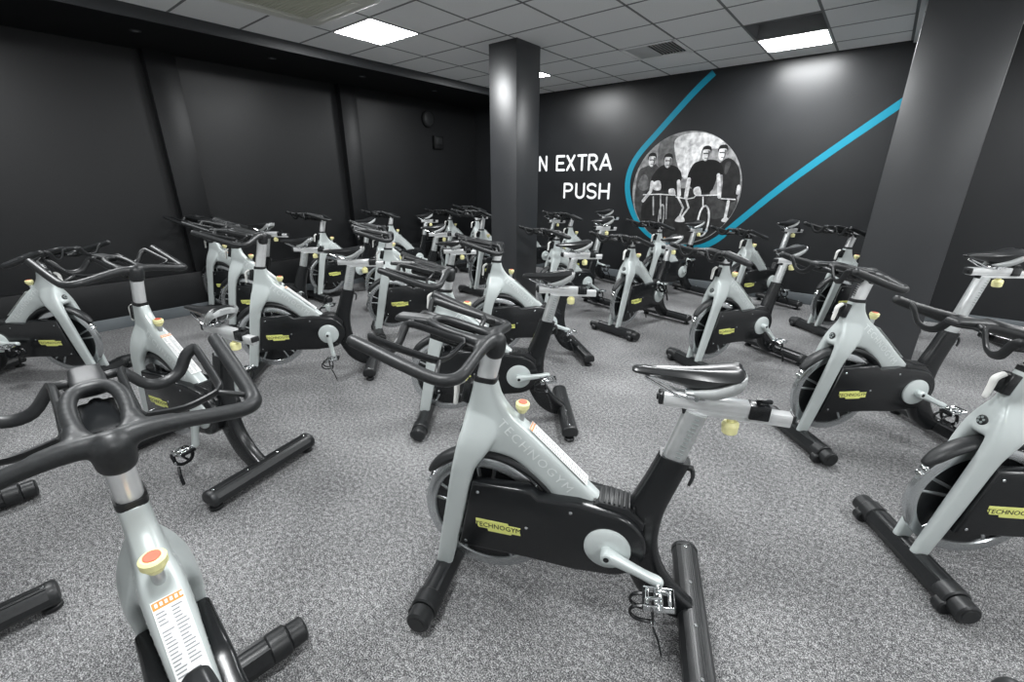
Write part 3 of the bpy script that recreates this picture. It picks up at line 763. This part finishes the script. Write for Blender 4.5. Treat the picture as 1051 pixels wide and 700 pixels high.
for ch, a, b, z0, z1 in (('N', -4.605, -4.436, 1.60, 1.842), ('E', -4.266, -4.091, 1.60, 1.842), ('X', -4.07, -3.905, 1.60, 1.842), ('T', -3.869, -3.695, 1.60, 1.842), ('R', -3.676, -3.508, 1.60, 1.842), ('A', -3.478, -3.266, 1.60, 1.842),
                         ('P', -4.103, -3.923, 1.182, 1.424), ('U', -3.881, -3.704, 1.182, 1.424), ('S', -3.678, -3.491, 1.182, 1.424), ('H', -3.462, -3.273, 1.182, 1.424)):
    bm = bmesh.new()
    for i, g in enumerate(glyph(ch, a+SW/2, b-SW/2, z0+SW/2, z1-SW/2)):
        for k, pl in enumerate(stroke_poly(g, SW)): flat(bm, [(p[0]+3.85, p[1]-1.2) for p in pl], -.00002*k-.0003*i)
    obj('letter', finish(bm, 'letter_'+ch, [M['letter']]), t)
# blue ribbon looping round the picture
P = [V(-1.966, 0, 2.714), V(-2.155, 0, 2.548), V(-2.375, 0, 2.325), V(-2.640, 0, 2.045), V(-2.810, 0, 1.865), V(-2.925, 0, 1.70), V(-2.985, 0, 1.52), V(-2.985, 0, 1.33), V(-2.925, 0, 1.12), V(-2.810, 0, .92), V(-2.618, 0, .733), V(-2.36, 0, .610), V(-2.10, 0, .565), V(-1.86, 0, .575),
     V(-1.639, 0, .70), V(-1.461, 0, .887), V(-1.007, 0, 1.358), V(-.587, 0, 1.745), V(-.058, 0, 2.20), V(.36, 0, 2.56)]
Q = catmull(P, 8); F = frames(Q, up=(0, 1, 0)); W = .040
bm = bmesh.new(); L = []
for q, (tt, a, b) in zip(Q, F): L.append((bm.verts.new((q.x+b.x*W, YW, min(HC-.002, q.z+b.z*W))), bm.verts.new((q.x-b.x*W, YW, min(HC-.002, q.z-b.z*W)))))
for (a, b), (c, d) in zip(L, L[1:]):
    f = bm.faces.new((a, b, d, c)); f.normal_update()
    if f.normal.y > 0: f.normal_flip()
thing('blue_wall_line', 'bright blue line painted on the black wall, looping around the round picture', 'painted line', me=finish(bm, 'blue_wall_line', [M['blue']]))
# round black-and-white print of four cyclists
bm = bmesh.new(); R = .735
TONE = {.34: .13, .62: .62, .50: .40, .03: .008, .10: .022, .22: .050, .06: .014, .015: .004, .72: .72, .09: .02, .45: .27}
levels = list(TONE)
mats = [grey(TONE[v]) for v in levels]
G = {v: i for i, v in enumerate(levels)}
layer = [0]
def put(poly, v, clip=True):
    layer[0] += 1
    q = []
    for p in poly:
        p = Vector((p[0], p[1]))
        if p.length > R-.004: p = p*(R-.004)/p.length
        q.append(p)
    flat(bm, q, -.00004*layer[0], G[v])
def smoothpoly(poly): return [(p.x, p.y) for p in catmull([V(a, b, 0) for a, b in poly], 4, True)]
def ell(cx, cz, a, b, n=18): return [(cx+a*math.cos(2*PI*i/n), cz+b*math.sin(2*PI*i/n)) for i in range(n)]
flat(bm, ell(0, 0, R, R, 64), 0, G[.45])
put(smoothpoly([(-.403, .62), (-.16, .679), (-.008, .166), (-.335, .168)]), .34)
put([(-.44, .02), (.36, .02), (.36, -.33), (-.44, -.33)], .10)
put(smoothpoly([(-.169, .658), (.118, .713), (.441, .60), (.405, .511), (.151, .478), (.053, .166), (-.052, .19), (-.169, .467)]), .62)
put(smoothpoly([(-.017, .506), (.162, .565), (.164, .389), (.062, .189), (-.023, .19)]), .72)
put([(-.677, -.257), (-.421, -.30), (-.023, -.33), (.412, -.30), (.711, -.2), (.66, -.32), (.58, -.45), (.421, -.60), (.2, -.705), (0, -.73), (-.2, -.705), (-.42, -.60), (-.58, -.45)], .10)
put(smoothpoly([(.348, -.084), (.69, -.077), (.66, -.279), (.412, -.361)]), .22)
put(smoothpoly([(-.581, .303), (-.419, .331), (-.335, .168), (-.415, -.05), (-.502, -.251), (-.569, -.408), (-.683, -.206), (-.69, .047), (-.664, .244)]), .22)
put(smoothpoly([(-.60, .20), (-.52, .16), (-.50, .02), (-.58, -.02), (-.66, .05)]), .34)
put(smoothpoly([(-.537, -.051), (-.415, -.05), (-.389, -.399), (-.569, -.408)]), .06)
put(smoothpoly([(.421, .306), (.522, .39), (.641, .308), (.70, .162), (.71, -.033), (.661, -.145), (.523, -.115), (.491, .163)]), .06)
put(smoothpoly([(.50, .33), (.56, .34), (.53, .20), (.50, .22)]), .22)
put(smoothpoly([(-.387, .276), (-.29, .328), (-.136, .302), (-.051, .213), (-.045, .097), (-.11, .002), (-.408, -.001), (-.471, .133)]), .03)
put(smoothpoly([(.082, .307), (.168, .363), (.349, .373), (.446, .317), (.489, .207), (.425, .164), (.362, -.02), (.148, 0), (.038, .132)]), .015)
for pl in ([(-.444, .084), (-.343, .121), (-.315, 0), (-.421, -.001)], [(-.199, .001), (-.124, .014), (-.101, -.069), (-.177, -.07)], [(.141, .016), (.213, .04), (.247, -.063), (.161, -.06)],
           [(-.057, -.42), (-.015, -.345), (.049, -.354), (.07, -.421)], [(.554, -.389), (.581, -.341), (.633, -.346), (.634, -.397)]): put(smoothpoly(pl), .62)
for (hx, hz), (kx, kz) in zip(((-.483, .384), (-.254, .367), (.244, .442), (.444, .446)), ((-.500, .440), (-.262, .433), (.236, .514), (.436, .516))):
    put(smoothpoly([(hx-.058, hz+.02), (hx-.05, hz+.085), (hx, hz+.105), (hx+.05, hz+.085), (hx+.058, hz+.02), (hx, hz)]), .03); put(smoothpoly([(hx-.048, hz+.045), (hx-.02, hz+.058), (hx+.03, hz+.055), (hx+.050, hz+.03), (hx+.042, hz-.045), (hx+.012, hz-.078), (hx-.018, hz-.076), (hx-.044, hz-.035)]), .62); put(smoothpoly([(hx-.036, hz+.018), (hx+.040, hz+.014), (hx+.036, hz-.004), (hx+.006, hz+.004), (hx-.030, hz+.002)]), .22); put(smoothpoly([(hx+.022, hz+.04), (hx+.046, hz+.03), (hx+.040, hz-.045), (hx+.014, hz-.074), (hx+.024, hz-.02)]), .34); put(ell(hx+.002, hz-.046, .018, .006), .34)
def st(pts, w, v):
    for pl in stroke_poly(pts, w): put(pl, v)
for pts, w in (([(-.451, .097), (-.458, -.026), (-.559, -.157)], .045), ([(-.074, .109), (-.044, -.068)], .050), ([(.062, .132), (.051, -.09)], .055), ([(.433, .186), (.484, -.082)], .045), ([(.054, -.114), (.107, -.231), (.014, -.38)], .024),
               ([(.604, -.136), (.602, -.237), (.595, -.364)], .036), ([(-.061, -.092), (.033, -.234), (-.001, -.356)], .024), ([(.70, .05), (.70, -.033)], .04)): st(pts, w, .62)
for pts in ([(-.562, -.072), (-.321, -.061), (-.088, -.074)], [(-.086, -.093), (.067, -.118), (.161, -.10), (.181, -.071), (.459, -.06)], [(.278, -.086), (.298, -.225)], [(.51, -.104), (.68, -.11)]): st(pts, .014, .72)
for pts in ([(-.307, -.072), (-.269, -.393)], [(-.41, -.099), (-.382, -.348)], [(-.213, -.095), (-.19, -.39)]): st(pts, .020, .50)
st(ell(.325, -.40, .070, .20, 24)+[ell(.325, -.40, .070, .20, 24)[0]], .024, .72)
st(ell(-.262, -.37, .036, .17, 20)+[ell(-.262, -.37, .036, .17, 20)[0]], .018, .50)
thing('round_wall_picture', 'round black-and-white picture of four cyclists printed on the black wall', 'wall picture', (-2.167, YW-.0006, 1.335), me=finish(bm, 'round_wall_picture', mats))

# ------------------------------------------------------------------ camera, world, view
cd = bpy.data.cameras.new('camera'); cam = bpy.data.objects.new('camera', cd); C.objects.link(cam)
cd.sensor_width = 36; cd.lens = 451.42/1051*36; cd.clip_start = .02
pit, yaw = .34746, .676257
fw = V(-math.sin(yaw)*math.cos(pit), math.cos(yaw)*math.cos(pit), -math.sin(pit))
cam.location = (0, 0, 1.44); cam.rotation_euler = fw.to_track_quat('-Z', 'Y').to_euler()
bpy.context.scene.camera = cam
w = bpy.data.worlds.new('world'); bpy.context.scene.world = w; w.use_nodes = True
w.node_tree.nodes['Background'].inputs['Color'].default_value = (.02, .02, .02, 1)
sc = bpy.context.scene
sc.view_settings.view_transform = 'Standard'; sc.view_settings.look = 'None'; sc.view_settings.gamma = 1; sc.view_settings.use_curve_mapping = False
sc.view_settings.exposure = 1.05
